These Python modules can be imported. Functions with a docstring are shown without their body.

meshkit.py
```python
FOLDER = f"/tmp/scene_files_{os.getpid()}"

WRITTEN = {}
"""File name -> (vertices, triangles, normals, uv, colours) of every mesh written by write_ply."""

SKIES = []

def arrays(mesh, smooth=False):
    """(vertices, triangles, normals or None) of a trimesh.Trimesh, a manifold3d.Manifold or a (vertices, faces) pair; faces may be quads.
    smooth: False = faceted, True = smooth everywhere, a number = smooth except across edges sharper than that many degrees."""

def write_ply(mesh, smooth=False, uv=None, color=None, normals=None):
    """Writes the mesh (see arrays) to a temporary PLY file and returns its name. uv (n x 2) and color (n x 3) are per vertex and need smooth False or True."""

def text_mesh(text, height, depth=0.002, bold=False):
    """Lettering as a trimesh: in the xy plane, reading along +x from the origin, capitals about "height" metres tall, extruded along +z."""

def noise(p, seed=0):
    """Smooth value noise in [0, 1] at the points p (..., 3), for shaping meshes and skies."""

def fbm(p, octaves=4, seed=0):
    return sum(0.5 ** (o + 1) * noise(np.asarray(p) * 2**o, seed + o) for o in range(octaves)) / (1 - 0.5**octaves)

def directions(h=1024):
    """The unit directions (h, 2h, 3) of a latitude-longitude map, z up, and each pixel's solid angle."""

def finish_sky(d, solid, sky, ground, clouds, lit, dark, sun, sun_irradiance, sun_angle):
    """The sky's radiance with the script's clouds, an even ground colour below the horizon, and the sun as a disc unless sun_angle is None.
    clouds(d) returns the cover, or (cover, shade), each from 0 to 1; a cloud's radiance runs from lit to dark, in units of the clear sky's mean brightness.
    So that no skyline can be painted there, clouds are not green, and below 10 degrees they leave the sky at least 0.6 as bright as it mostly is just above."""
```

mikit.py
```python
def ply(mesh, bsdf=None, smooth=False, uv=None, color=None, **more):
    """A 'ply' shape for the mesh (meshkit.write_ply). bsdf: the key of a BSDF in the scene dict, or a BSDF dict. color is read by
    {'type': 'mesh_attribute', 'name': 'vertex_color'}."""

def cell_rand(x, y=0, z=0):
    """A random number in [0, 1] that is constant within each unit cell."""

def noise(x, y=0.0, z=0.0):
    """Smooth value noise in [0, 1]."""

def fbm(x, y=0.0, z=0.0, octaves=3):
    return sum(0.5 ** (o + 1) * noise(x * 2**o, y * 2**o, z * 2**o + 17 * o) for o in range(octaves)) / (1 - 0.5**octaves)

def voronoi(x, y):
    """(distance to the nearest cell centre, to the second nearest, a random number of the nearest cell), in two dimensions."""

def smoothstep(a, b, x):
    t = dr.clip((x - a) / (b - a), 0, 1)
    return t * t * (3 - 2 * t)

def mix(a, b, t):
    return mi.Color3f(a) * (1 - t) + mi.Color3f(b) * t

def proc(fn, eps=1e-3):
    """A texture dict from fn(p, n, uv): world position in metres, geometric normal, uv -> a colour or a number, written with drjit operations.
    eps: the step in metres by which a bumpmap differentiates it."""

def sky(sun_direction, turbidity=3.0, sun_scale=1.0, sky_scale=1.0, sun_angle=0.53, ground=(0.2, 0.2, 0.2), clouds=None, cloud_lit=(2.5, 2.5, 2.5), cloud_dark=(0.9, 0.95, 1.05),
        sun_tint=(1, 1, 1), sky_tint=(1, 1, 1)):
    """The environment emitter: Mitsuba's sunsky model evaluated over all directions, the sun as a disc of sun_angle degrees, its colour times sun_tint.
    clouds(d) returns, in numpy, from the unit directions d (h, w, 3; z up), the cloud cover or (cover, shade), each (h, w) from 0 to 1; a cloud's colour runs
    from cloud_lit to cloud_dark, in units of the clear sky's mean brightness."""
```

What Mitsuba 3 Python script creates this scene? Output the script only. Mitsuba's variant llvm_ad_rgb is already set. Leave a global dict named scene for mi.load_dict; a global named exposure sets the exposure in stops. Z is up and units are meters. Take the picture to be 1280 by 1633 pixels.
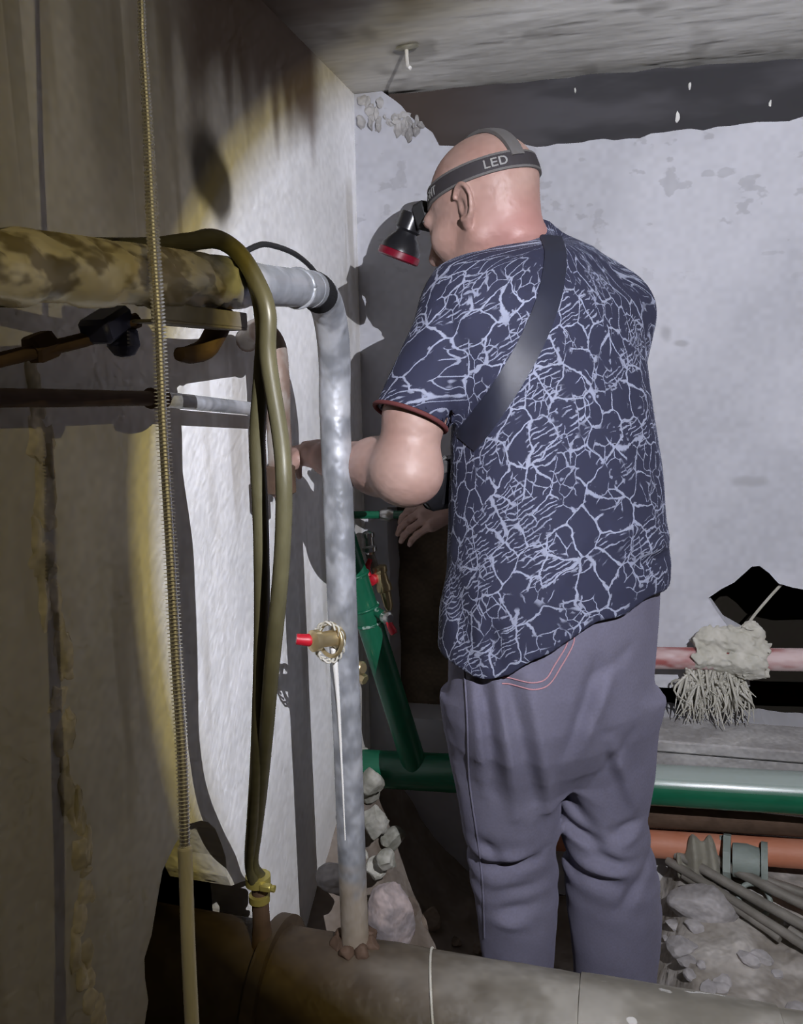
import math, random
import numpy as np, trimesh, manifold3d as m3, shapely.geometry as sg
import drjit as dr, mitsuba as mi
import mikit, meshkit
from mikit import proc, fbm, noise, voronoi, smoothstep, mix

T = mi.ScalarTransform4f
scene, labels = {}, {}
exposure = 0.0

# ---------------------------------------------------------------- camera
# world: the corner of the two walls is the z axis, left wall x = 0, back wall y = 0, the room is x > 0, y < 0
EYE = np.array([.637, -2.003, 1.39])
yaw, pitch, roll = map(math.radians, (15, 10, 1))
R0 = np.array([math.cos(yaw), math.sin(yaw), 0]); H0 = np.array([-math.sin(yaw), math.cos(yaw), 0]); ZU = np.array([0, 0, 1.])
FWD = H0 * math.cos(pitch) - ZU * math.sin(pitch); U0 = H0 * math.sin(pitch) + ZU * math.cos(pitch)
CUP = U0 * math.cos(roll) + R0 * math.sin(roll)
scene['camera'] = {'type': 'perspective', 'fov': 2 * math.degrees(math.atan(640 / 1300)), 'fov_axis': 'x', 'near_clip': .01,
                   'to_world': T().look_at(EYE.tolist(), (EYE + FWD).tolist(), CUP.tolist())}

# ---------------------------------------------------------------- light: the photographer's head lamp, above and to the right of the camera
LAMP = np.array([.956, -1.918, 1.72]); AXIS = np.array([-.144, .927, -.347])
def lamp(key, rgb, cut, beam, axis=AXIS):
    scene[key] = {'type': 'spot', 'to_world': T().look_at(LAMP.tolist(), (LAMP + axis).tolist(), [0, 0, 1]),
                  'intensity': {'type': 'rgb', 'value': rgb}, 'cutoff_angle': cut, 'beam_width': beam}
lamp('beam_core', [6.5, 7.1, 9.4], 35.0, 32.4)          # cold centre
lamp('beam_rim', [2.3, 1.8, .45], 36.5, 35.3)          # yellow edge of the reflector's cone
lamp('beam_spill', [.39, .32, .15], 80, 50)             # wide warm spill

# ---------------------------------------------------------------- helpers
def label(key, text, cat=None, group=None, kind=None):
    labels[key] = {'label': text}
    if cat: labels[key]['category'] = cat
    if group: labels[key]['group'] = group
    if kind: labels[key]['kind'] = kind
def part(key, mesh, mat, smooth=40, text=None, **k):
    n, base = 0, key
    while key in scene:
        n += 1; key = f'{base}_{n:03d}'
    scene[key] = mikit.ply(mesh, mat, smooth=smooth, **k)
    if text: labels[key] = {'label': text}
    return key
def mat(key, col, rough=.8, spec=.3, metallic=0., bump=None, bscale=.002, eps=2e-3, **more):
    c = proc(col) if callable(col) else {'type': 'rgb', 'value': list(col)}
    b = {'type': 'principled', 'base_color': c, 'roughness': rough, 'specular': spec, 'metallic': metallic, **more}
    if bump: b = {'type': 'bumpmap', 'tex': proc(bump, eps), 'scale': bscale, 'bsdf': b}
    scene[key] = {'type': 'twosided', 'b': b}
    return key
cat = trimesh.util.concatenate
def unit(v): v = np.asarray(v, float); return v / np.linalg.norm(v)
def spline(pts, n):
    p = np.asarray(pts, float); q = np.vstack([2 * p[0] - p[1], p, 2 * p[-1] - p[-2]])
    s = np.linspace(0, len(p) - 1, n); i = np.minimum(s.astype(int), len(p) - 2); t = (s - i)[:, None]
    a, b, c, d = q[i], q[i + 1], q[i + 2], q[i + 3]
    return .5 * (2 * b + (c - a) * t + (2 * a - 5 * b + 4 * c - d) * t**2 + (3 * b - a - 3 * c + d) * t**3)
def frames(p):
    t = np.gradient(p, axis=0); t /= np.linalg.norm(t, axis=1)[:, None]
    a = np.cross(t[0], [0, 0, 1.] if abs(t[0][2]) < .9 else [1., 0, 0]); A = []
    for k in range(len(p)):
        a = a - t[k] * (a @ t[k]); a /= np.linalg.norm(a); A.append(a)
    A = np.array(A); return t, A, np.cross(t, A)
def tube(pts, r, sides=20, n=None, wob=0, seed=0, caps=True):
    p = spline(pts, n) if n else np.asarray(pts, float)
    t, a, b = frames(p); r = np.broadcast_to(np.asarray(r, float), (len(p),)) if np.ndim(r) < 1 or len(np.atleast_1d(r)) == len(p) else np.interp(np.linspace(0, 1, len(p)), np.linspace(0, 1, len(r)), r)
    g = np.arange(sides) * 2 * np.pi / sides
    d = np.cos(g)[None, :, None] * a[:, None] + np.sin(g)[None, :, None] * b[:, None]
    rr = np.repeat(r[:, None], sides, 1)
    if wob: rr = rr + wob * (meshkit.fbm((p[:, None] + rr[..., None] * d) * 28, 3, seed) - .5) * 2
    v = (p[:, None] + rr[..., None] * d).reshape(-1, 3)
    i, j = np.meshgrid(np.arange(len(p) - 1), np.arange(sides), indexing='ij')
    q = np.stack([i * sides + j, i * sides + (j + 1) % sides, (i + 1) * sides + (j + 1) % sides, (i + 1) * sides + j], -1).reshape(-1, 4)
    f = np.vstack([q[:, [0, 1, 2]], q[:, [0, 2, 3]]])
    if caps:
        k = len(v); v = np.vstack([v, p[0], p[-1]]); j = np.arange(sides); e = (len(p) - 1) * sides
        f = np.vstack([f, np.stack([j * 0 + k, (j + 1) % sides, j], 1), np.stack([j * 0 + k + 1, e + j, e + (j + 1) % sides], 1)])
    return trimesh.Trimesh(v, f, process=False)
def seg(a, b, step=.02): return np.linspace(a, b, max(2, int(np.linalg.norm(np.subtract(b, a)) / step)))
def lathe(profile, p0, d, sides=24):
    """profile: (distance along d, radius) pairs"""
    d = unit(d); pr = np.array(profile, float)
    a = unit(np.cross(d, [0, 0, 1.] if abs(d[2]) < .9 else [1., 0, 0])); b = np.cross(d, a)
    g = np.arange(sides) * 2 * np.pi / sides
    v = (np.asarray(p0) + pr[:, 0, None, None] * d + pr[:, 1, None, None] * (np.cos(g)[None, :, None] * a + np.sin(g)[None, :, None] * b)).reshape(-1, 3)
    n = len(pr); i, j = np.meshgrid(np.arange(n - 1), np.arange(sides), indexing='ij')
    q = np.stack([i * sides + j, i * sides + (j + 1) % sides, (i + 1) * sides + (j + 1) % sides, (i + 1) * sides + j], -1).reshape(-1, 4)
    f = np.vstack([q[:, [0, 1, 2]], q[:, [0, 2, 3]]])
    k = len(v); v = np.vstack([v, np.asarray(p0) + pr[0, 0] * d, np.asarray(p0) + pr[-1, 0] * d]); j = np.arange(sides); e = (n - 1) * sides
    f = np.vstack([f, np.stack([j * 0 + k, (j + 1) % sides, j], 1), np.stack([j * 0 + k + 1, e + j, e + (j + 1) % sides], 1)])
    return trimesh.Trimesh(v, f, process=False)
def hexnut(p0, d, r, h): return lathe([(0, r * .9), (h * .15, r), (h * .85, r), (h, r * .9)], p0, d, 6)
def torus(c, d, R, r, n=32, m=10):
    d = unit(d); a = unit(np.cross(d, [0, 0, 1.] if abs(d[2]) < .9 else [1., 0, 0])); b = np.cross(d, a)
    g = np.linspace(0, 2 * np.pi, n + 1)
    return tube(np.asarray(c) + R * (np.cos(g)[:, None] * a + np.sin(g)[:, None] * b), r, m)
def rbox(size, bev=.004, c=(0, 0, 0), rot=None):
    s = np.array(size) / 2 - bev
    pts = np.array([[x, y, z] for x in (-1, 1) for y in (-1, 1) for z in (-1, 1)]) * s
    q = np.vstack([pts + e * bev for e in np.vstack([np.eye(3), -np.eye(3)])])
    if rot is not None: q = q @ np.asarray(rot).T
    return trimesh.convex.convex_hull(q + np.asarray(c))
def rot(axis, deg): return trimesh.transformations.rotation_matrix(math.radians(deg), axis)[:3, :3]
def stone(c, size, seed, sub=2, rough=.16, yawd=None):
    rg = np.random.default_rng(seed); m = trimesh.creation.icosphere(sub); v = np.array(m.vertices)
    for _ in range(11):                                       # broken flat faces
        n = unit(rg.normal(size=3)); h = rg.uniform(.55, .9); e = v @ n; v -= np.maximum(e - h, 0)[:, None] * n
    v *= 1 + rough * (meshkit.fbm(v * 2.2 + seed, 3, seed)[:, None] - .5) * 2
    v = v * np.array(size) / 2 @ rot([0, 0, 1], rg.uniform(0, 360) if yawd is None else yawd).T + c
    return trimesh.Trimesh(v, m.faces, process=False)
def surface(fn, lo, hi, h):
    """surface nets of fn(points) = 0"""
    lo, hi = np.array(lo, float), np.array(hi, float); n = np.ceil((hi - lo) / h).astype(int) + 1
    ax = [lo[k] + h * np.arange(n[k]) for k in range(3)]
    P = np.stack(np.meshgrid(*ax, indexing='ij'), -1).reshape(-1, 3)
    D = np.concatenate([fn(P[i:i + 400000]) for i in range(0, len(P), 400000)]).reshape(n)
    D[0], D[-1], D[:, 0], D[:, -1], D[:, :, 0], D[:, :, -1] = (np.abs(x) + 1e-4 for x in (D[0], D[-1], D[:, 0], D[:, -1], D[:, :, 0], D[:, :, -1]))
    s = D < 0
    corner = [(a, b, c) for a in (0, 1) for b in (0, 1) for c in (0, 1)]
    sl = lambda A, o: A[o[0]:A.shape[0] - 1 + o[0], o[1]:A.shape[1] - 1 + o[1], o[2]:A.shape[2] - 1 + o[2]]
    cnt = sum(sl(s, o).astype(int) for o in corner); act = (cnt > 0) & (cnt < 8)
    idx = -np.ones(act.shape, int); idx[act] = np.arange(act.sum()); base = np.argwhere(act).astype(float)
    acc = np.zeros((act.sum(), 3)); w = np.zeros(act.sum()); cv = {o: sl(D, o)[act] for o in corner}
    for a in range(8):
        for b in range(a + 1, 8):
            p, q = np.array(corner[a]), np.array(corner[b])
            if np.abs(p - q).sum() != 1: continue
            da, db = cv[corner[a]], cv[corner[b]]; m = (da < 0) != (db < 0)
            t = np.where(m, da / np.where(m, da - db, 1), 0)
            acc += m[:, None] * (p + t[:, None] * (q - p)); w += m
    V = lo + h * (base + acc / w[:, None]); F = []
    for k in range(3):
        o = [0, 0, 0]; o[k] = 1
        s0 = s[tuple(slice(0, s.shape[d] - o[d]) for d in range(3))]; s1 = s[tuple(slice(o[d], None) for d in range(3))]
        e = np.argwhere(s0 != s1); u, v = (k + 1) % 3, (k + 2) % 3
        du, dv = np.eye(3, dtype=int)[u], np.eye(3, dtype=int)[v]
        ok = (e[:, u] > 0) & (e[:, v] > 0); e = e[ok]; flip = s0[tuple(e.T)]
        g = lambda x: idx[tuple(x.T)]
        q = np.stack([g(e - du - dv), g(e - dv), g(e), g(e - du)], 1)
        F.append(np.where(flip[:, None], q, q[:, ::-1]))
    F = np.vstack(F)
    return trimesh.Trimesh(V, np.vstack([F[:, [0, 1, 2]], F[:, [0, 2, 3]]]), process=False)
def smin(a, b, k): h = np.clip(.5 + .5 * (b - a) / k, 0, 1); return b + (a - b) * h - k * h * (1 - h)
def smax(a, b, k): return -smin(-a, -b, k)
def cone(p, a, b, ra, rb):
    a, b = np.asarray(a, float), np.asarray(b, float); ab = b - a
    t = np.clip((p - a) @ ab / (ab @ ab), 0, 1); return np.linalg.norm(p - a - t[:, None] * ab, axis=1) - (ra + (rb - ra) * t)
def ell(p, c, r, q=None):
    x = p - np.asarray(c)
    if q is not None: x = x @ np.asarray(q)
    r = np.asarray(r); k = np.linalg.norm(x / r, axis=1); g = np.linalg.norm(x / r**2, axis=1)
    return k * (k - 1) / np.maximum(g, 1e-6)
def rings(p, rows, th):
    """stack of ellipses (cx, cy, z, a, b), a across, b front to back, th: where the front points, degrees left of the camera's axis"""
    r = np.array(sorted(rows, key=lambda x: x[2])); z = p[:, 2]
    cx, cy, a, b = (np.interp(z, r[:, 2], r[:, k]) for k in (0, 1, 3, 4))
    t = math.radians(th); fr = -math.sin(t) * R0 + math.cos(t) * H0; sd = math.cos(t) * R0 + math.sin(t) * H0
    x = p[:, :2] - np.stack([cx, cy], 1); u, w = x @ sd[:2], x @ fr[:2]
    k = np.sqrt((u / a)**2 + (w / b)**2); d = (k - 1) * np.minimum(a, b)
    return np.maximum(d, np.maximum(r[0, 2] - z, z - r[-1, 2]))
def folds(p, lines, org, amp, wid, kx=1.0):
    """ridges (+) and creases (-) drawn by their lateral position and height on the cloth"""
    u, z = (p[:, :2] - org[:2]) @ R0[:2], p[:, 2]; out = 0
    for (a, b, s) in lines:
        ab = np.subtract(b, a); x = np.stack([u - a[0], z - a[1]], 1); t = np.clip(x @ ab / (ab @ ab), 0, 1)
        d = np.linalg.norm(x - t[:, None] * ab, axis=1); out = out + s * amp * np.exp(-(d / wid)**2) * np.sin(np.pi * (.12 + .76 * t))
    return out
def near(p, org): return (p - org[:, None] if 0 else p)

# ---------------------------------------------------------------- materials
def spot_(a, b, ca, cb, ra, rb): return dr.exp(-(dr.square((a - ca) / ra) + dr.square((b - cb) / rb)))
def c_wall_left(p, n, uv):
    y, z = p.y, p.z
    g = fbm(y * 5, z * 4, p.x * 5, 4); streak = fbm(y * 22, z * 2.2, 3., 3); fine = noise(y * 90, z * 90, 1.)
    c = mix((.70, .70, .70), (.85, .85, .855), smoothstep(.3, .7, g)) * (.93 + .14 * fine)
    c = mix(c, (.42, .39, .34), .55 * smoothstep(.55, .75, streak) * smoothstep(.35, .65, noise(y * 3, z * 3, 7.)))
    w = (noise(y * 30, z * 30, 5.) - .5) * .05
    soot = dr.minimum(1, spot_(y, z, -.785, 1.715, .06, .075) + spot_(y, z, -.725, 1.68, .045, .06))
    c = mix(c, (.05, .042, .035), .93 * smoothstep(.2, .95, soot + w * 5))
    # rust and damp under the ceiling joint
    rust = smoothstep(1.77, 1.92, z + .22 * (noise(y * 9, 2., 8.) - .5) + .12 * (noise(y * 31, z * 6, 8.) - .5)) * smoothstep(-1.0, -.75, y) * (1 - smoothstep(-.3, -.2, y))
    c = mix(c, (.10, .062, .045), .9 * rust)
    dirt = smoothstep(-1.16, -1.26, y + .1 * (fbm(y * 6, z * 5, 3., 3) - .5))
    c = mix(c, (.34, .30, .21), .5 * dirt)
    drip = smoothstep(.62, .7, noise(y * 26, z * .9, 11.)) * smoothstep(1.45, 1.75, z) * smoothstep(-.8, -1.0, y)
    c = mix(c, (.20, .18, .14), .4 * drip)
    low = smoothstep(.75, .25, z + .2 * (fbm(y * 8, z * 8, 2., 3) - .5))
    return mix(c, (.52, .49, .44), .45 * low)
def b_plaster(p, n, uv): return fbm(p.x * 14 + p.y * 14, p.z * 14, p.y * 9, 4) * .8 + noise(p.x * 160 + p.y * 160, p.z * 160, 3.) * .2
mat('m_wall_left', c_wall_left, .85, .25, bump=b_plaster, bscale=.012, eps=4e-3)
def c_wall_back(p, n, uv):
    x, z = p.x, p.z
    g = fbm(x * 4, z * 4, 2., 4); fine = noise(x * 80, z * 80, 4.)
    c = mix((.46, .465, .50), (.55, .555, .595), smoothstep(.3, .7, g)) * (.95 + .1 * fine)
    patch = smoothstep(.72, .80, fbm(x * 26, z * 40, 9., 4) + .10 * smoothstep(.2, .0, dr.abs(z - 1.80)))
    c = mix(c, (.30, .30, .315), .38 * patch * smoothstep(1.5, 1.7, z))
    scuff = dr.maximum(spot_(x, z, .735, 1.46, .018, .024), dr.maximum(spot_(x, z, .93, 1.12, .05, .018), spot_(x, z, .77, 1.435, .02, .009)))
    c = mix(c, (.33, .33, .345), .6 * smoothstep(.3, .9, scuff + .3 * (noise(x * 50, z * 50, 2.) - .5)))
    low = smoothstep(.75, .45, z + .1 * (fbm(x * 9, z * 9, 4., 3) - .5))
    return mix(c, (.40, .39, .38), .5 * low)
mat('m_wall_back', c_wall_back, .85, .25, bump=b_plaster, bscale=.008, eps=4e-3)
def c_ceiling(p, n, uv):
    g = fbm(p.x * 2.4, p.y * 9, 2., 4); f = noise(p.x * 30, p.y * 110, 3.); blot = smoothstep(.6, .75, fbm(p.x * 9, p.y * 9, 5., 3))
    c = mix((.42, .41, .38), (.56, .55, .52), smoothstep(.3, .7, g)) * (.92 + .16 * f)
    c = mix(c, (.20, .19, .17), .5 * blot)
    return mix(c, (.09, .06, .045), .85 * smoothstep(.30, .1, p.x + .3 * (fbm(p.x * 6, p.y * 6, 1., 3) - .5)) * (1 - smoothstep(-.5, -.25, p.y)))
mat('m_ceiling', c_ceiling, .9, .2, bump=lambda p, n, uv: fbm(p.x * 8, p.y * 30, 3., 3), bscale=.006, eps=4e-3)
def c_lintel(p, n, uv):
    g = fbm(p.x * 5, p.z * 20, 2., 4)
    return mix(mix((.042, .041, .045), (.075, .073, .08), smoothstep(.3, .7, g)), (.06, .045, .038), smoothstep(.5, .1, p.x))
mat('m_lintel', c_lintel, .85, .25, bump=lambda p, n, uv: fbm(p.x * 20, p.z * 40, p.y * 20, 3), bscale=.006)
def c_rubble(p, n, uv):
    g = fbm(p.x * 14, p.y * 14, p.z * 14, 4); f = noise(p.x * 120, p.y * 120, p.z * 120)
    c = mix((.24, .215, .185), (.45, .42, .385), smoothstep(.3, .7, g)) * (.85 + .3 * f)
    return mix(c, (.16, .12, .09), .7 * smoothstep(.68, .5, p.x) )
mat('m_rubble', c_rubble, .92, .15, bump=lambda p, n, uv: fbm(p.x * 40, p.y * 40, p.z * 40, 3), bscale=.01)
mat('m_earth', lambda p, n, uv: mix((.10, .085, .065), (.17, .145, .115), fbm(p.x * 12, p.y * 12, p.z * 12, 3)), .95, .1)
def stonecol(a, b, s):
    return lambda p, n, uv: mix(a, b, smoothstep(.3, .7, fbm(p.x * s, p.y * s, p.z * s, 4))) * (.85 + .3 * noise(p.x * 150, p.y * 150, p.z * 150))
bst = lambda p, n, uv: fbm(p.x * 60, p.y * 60, p.z * 60, 3)
mat('m_stone_grey', stonecol((.25, .235, .23), (.37, .35, .345), 25), .9, .2, bump=bst, bscale=.006)
mat('m_stone_pink', stonecol((.25, .22, .22), (.46, .38, .36), 22), .85, .25, bump=bst, bscale=.005)
mat('m_plaster_lump', stonecol((.22, .22, .18), (.42, .41, .36), 30), .9, .2, bump=bst, bscale=.006)
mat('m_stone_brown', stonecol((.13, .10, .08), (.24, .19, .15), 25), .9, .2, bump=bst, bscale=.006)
mat('m_ledge', stonecol((.27, .26, .255), (.42, .41, .40), 12), .9, .2, bump=bst, bscale=.008)
def c_galv(p, n, uv):
    q = fbm(p.x * 45, p.y * 45, p.z * 26, 3); s = fbm(p.x * 16, p.y * 16, p.z * 12, 3); h = noise(p.x * 120, p.y * 120, p.z * 90)
    c = mix((.25, .262, .285), (.43, .445, .475), smoothstep(.32, .66, q)) * (.88 + .24 * h)
    c = mix(c, (.54, .55, .57), .6 * smoothstep(.6, .72, s)); c = mix(c, (.20, .21, .22), .6 * smoothstep(.44, .3, s))
    # old yellowish paint and mud towards the near end of the level run
    m = smoothstep(-1.22, -1.33, p.y + .1 * (noise(p.y * 30, p.z * 30, 2.) - .5))
    f = smoothstep(.42, .56, fbm(p.y * 26, p.x * 40, p.z * 40, 4))
    old = mix(mix((.19, .155, .08), (.36, .29, .13), noise(p.y * 30, p.z * 60, 9.)), (.80, .71, .44), f)
    c = mix(c, old, m)
    return mix(c, (.36, .28, .18), .7 * smoothstep(.60, .50, p.z + .08 * (noise(p.x * 60, p.y * 60, p.z * 60) - .5)))
mat('m_galv', c_galv, .42, .5, .35, bump=lambda p, n, uv: fbm(p.x * 50, p.y * 50, p.z * 50, 3), bscale=.003)
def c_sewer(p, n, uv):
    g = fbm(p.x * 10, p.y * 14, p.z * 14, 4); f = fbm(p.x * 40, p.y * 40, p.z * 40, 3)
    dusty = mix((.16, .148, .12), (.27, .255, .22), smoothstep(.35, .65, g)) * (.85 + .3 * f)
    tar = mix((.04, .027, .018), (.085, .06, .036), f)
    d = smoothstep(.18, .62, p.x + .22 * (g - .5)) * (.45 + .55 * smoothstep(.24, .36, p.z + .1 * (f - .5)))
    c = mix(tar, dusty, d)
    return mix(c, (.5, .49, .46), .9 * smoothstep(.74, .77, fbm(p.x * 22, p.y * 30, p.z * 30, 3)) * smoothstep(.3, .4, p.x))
mat('m_sewer', c_sewer, .55, .4, bump=lambda p, n, uv: fbm(p.x * 26, p.y * 26, p.z * 26, 4), bscale=.007)
mat('m_mortar', stonecol((.46, .42, .31), (.80, .74, .60), 18), .9, .2, bump=bst, bscale=.006)
mat('m_recess', stonecol((.09, .07, .05), (.18, .14, .10), 9), .95, .1)
mat('m_void', (.03, .026, .02), .95, .1)
mat('m_bare_concrete', stonecol((.38, .27, .17), (.56, .42, .27), 6), .9, .2)
mat('m_hose', lambda p, n, uv: mix((.055, .05, .026), (.10, .092, .05), fbm(p.x * 60, p.y * 60, p.z * 30, 3)), .38, .5)
mat('m_flex', (.95, .95, .93), .25, .8, .15, clearcoat=.8, clearcoat_gloss=.9)
mat('m_sleeve', (.80, .77, .66), .35, .5)
mat('m_rust', lambda p, n, uv: mix((.055, .034, .022), (.15, .095, .065), fbm(p.x * 40, p.y * 40, p.z * 40, 4)), .75, .3, .2)
mat('m_steel_dirty', lambda p, n, uv: mix((.13, .12, .10), (.28, .26, .23), fbm(p.x * 30, p.y * 30, p.z * 30, 4)), .6, .4, .3)
mat('m_stub', lambda p, n, uv: mix((.20, .14, .11), (.33, .30, .27), smoothstep(.35, .65, fbm(p.x * 40, p.y * 30, p.z * 22, 4))), .6, .4, .2)
def c_green(p, n, uv):
    top = smoothstep(.25, .8, n.z) * smoothstep(.30, .5, fbm(p.x * 9, p.y * 30, p.z * 30, 3) + .22) * smoothstep(.6, .75, p.x)
    g = mix((.004, .085, .042), (.008, .125, .062), fbm(p.x * 20, p.y * 20, p.z * 20, 3))
    return mix(g, (.33, .37, .35), .85 * top)
mat('m_green', c_green, .3, .5, clearcoat=.4, clearcoat_gloss=.8)
mat('m_green_worn', lambda p, n, uv: mix((.005, .11, .055), (.30, .42, .36), smoothstep(.6, .68, fbm(p.x * 55, p.y * 55, p.z * 55, 3))), .4, .5)
mat('m_pink', lambda p, n, uv: mix((.30, .09, .085), (.52, .40, .39), smoothstep(.35, .6, fbm(p.x * 14, p.y * 30, p.z * 30, 3) + .7 * (p.z - .70) + .1 * (p.x - .8))), .6, .35)
mat('m_fiber', lambda p, n, uv: mix((.36, .35, .29), (.60, .58, .52), fbm(p.x * 50, p.y * 50, p.z * 30, 3)), .95, .1)
mat('m_orange', lambda p, n, uv: mix((.42, .13, .06), (.50, .24, .16), fbm(p.x * 15, p.y * 15, p.z * 15, 3)), .55, .35)
mat('m_flange', lambda p, n, uv: mix((.16, .19, .17), (.27, .31, .28), fbm(p.x * 30, p.y * 30, p.z * 30, 3)), .6, .4)
mat('m_rag', lambda p, n, uv: mix((.20, .19, .15), (.31, .295, .245), fbm(p.x * 40, p.y * 40, p.z * 40, 3)), .95, .1)
mat('m_brass', (.62, .50, .28), .32, .5, .8)
mat('m_chrome', (.62, .62, .60), .22, .5, .9)
mat('m_red', (.45, .012, .025), .4, .5)
mat('m_white', (.74, .73, .70), .6, .3)
mat('m_black', (.012, .012, .014), .28, .5)
mat('m_rubber', (.02, .02, .021), .6, .4)
mat('m_tape', (.012, .012, .013), .9, .1)
scene['m_core'] = {'type': 'twosided', 'b': {'type': 'roughconductor', 'material': 'Al', 'alpha': .3}}
mat('m_bezel', (.13, .003, .014), .3, .5)
mat('m_blue', (.03, .035, .10), .5, .4)
mat('m_yellow', (.42, .36, .10), .4, .5, .5)
def c_skin(p, n, uv):
    g = fbm(p.x * 16, p.y * 16, p.z * 16, 3); f = noise(p.x * 130, p.y * 130, p.z * 130)
    c = mix((.295, .176, .145), (.345, .226, .19), smoothstep(.3, .7, g)) * (.95 + .1 * f)
    pink = smoothstep(1.68, 1.60, p.z) * smoothstep(.38, .47, p.x)
    return mix(c, (.345, .165, .15), .7 * pink)
mat('m_skin', c_skin, .5, .45, bump=lambda p, n, uv: fbm(p.x * 130, p.y * 130, p.z * 130, 3), bscale=.0012)
_t = math.radians(39); SD, FR = math.cos(_t) * R0 + math.sin(_t) * H0, -math.sin(_t) * R0 + math.cos(_t) * H0
def c_shirt(p, n, uv):
    a_, b_ = (p.x - .54) * SD[0] + (p.y + .656) * SD[1], (p.x - .54) * FR[0] + (p.y + .656) * FR[1]
    u, v = dr.atan2(a_ / .2, -b_ / .13) * .175, p.z + .25 * b_
    wu = u + .016 * (fbm(u * 40, v * 40, 1., 3) - .5); wv = v + .016 * (fbm(u * 40, v * 40, 6., 3) - .5)
    jit = .7 * (noise(u * 420, v * 420, 2.) - .5)
    d1, d2, w1 = voronoi(wu * 25 + 3, wv * 21)
    on1 = noise(u * 30, v * 30, 12.)
    l1 = smoothstep(.075, .03, (d2 - d1) * (1 + jit)) * smoothstep(.24, .34, on1)
    e1, e2, w2 = voronoi(wu * 58 + 9, wv * 46 + 5)
    l2 = smoothstep(.10, .04, (e2 - e1) * (1 + jit)) * smoothstep(.50, .58, fbm(u * 30, v * 30, 4., 2))
    tw = smoothstep(.72, .80, fbm(u * 130, v * 130, 9., 2)) * smoothstep(.22, .12, d2 - d1)
    hh = (wv - .45 * wu) * 120
    h = dr.abs(hh - dr.floor(hh) - .5)
    l3 = smoothstep(.20, .08, h * (1 + jit)) * smoothstep(.60, .66, noise(u * 22 + 5, v * 30, 21.)) * smoothstep(.3, .42, noise(u * 60, v * 190, 3.))
    line = dr.maximum(dr.maximum(l1, .8 * tw), dr.maximum(l2 * .9, l3 * .85))
    return mix((.027, .029, .054), (.27, .29, .375), dr.clip(line, 0, 1) * (.75 + .25 * on1))
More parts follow.
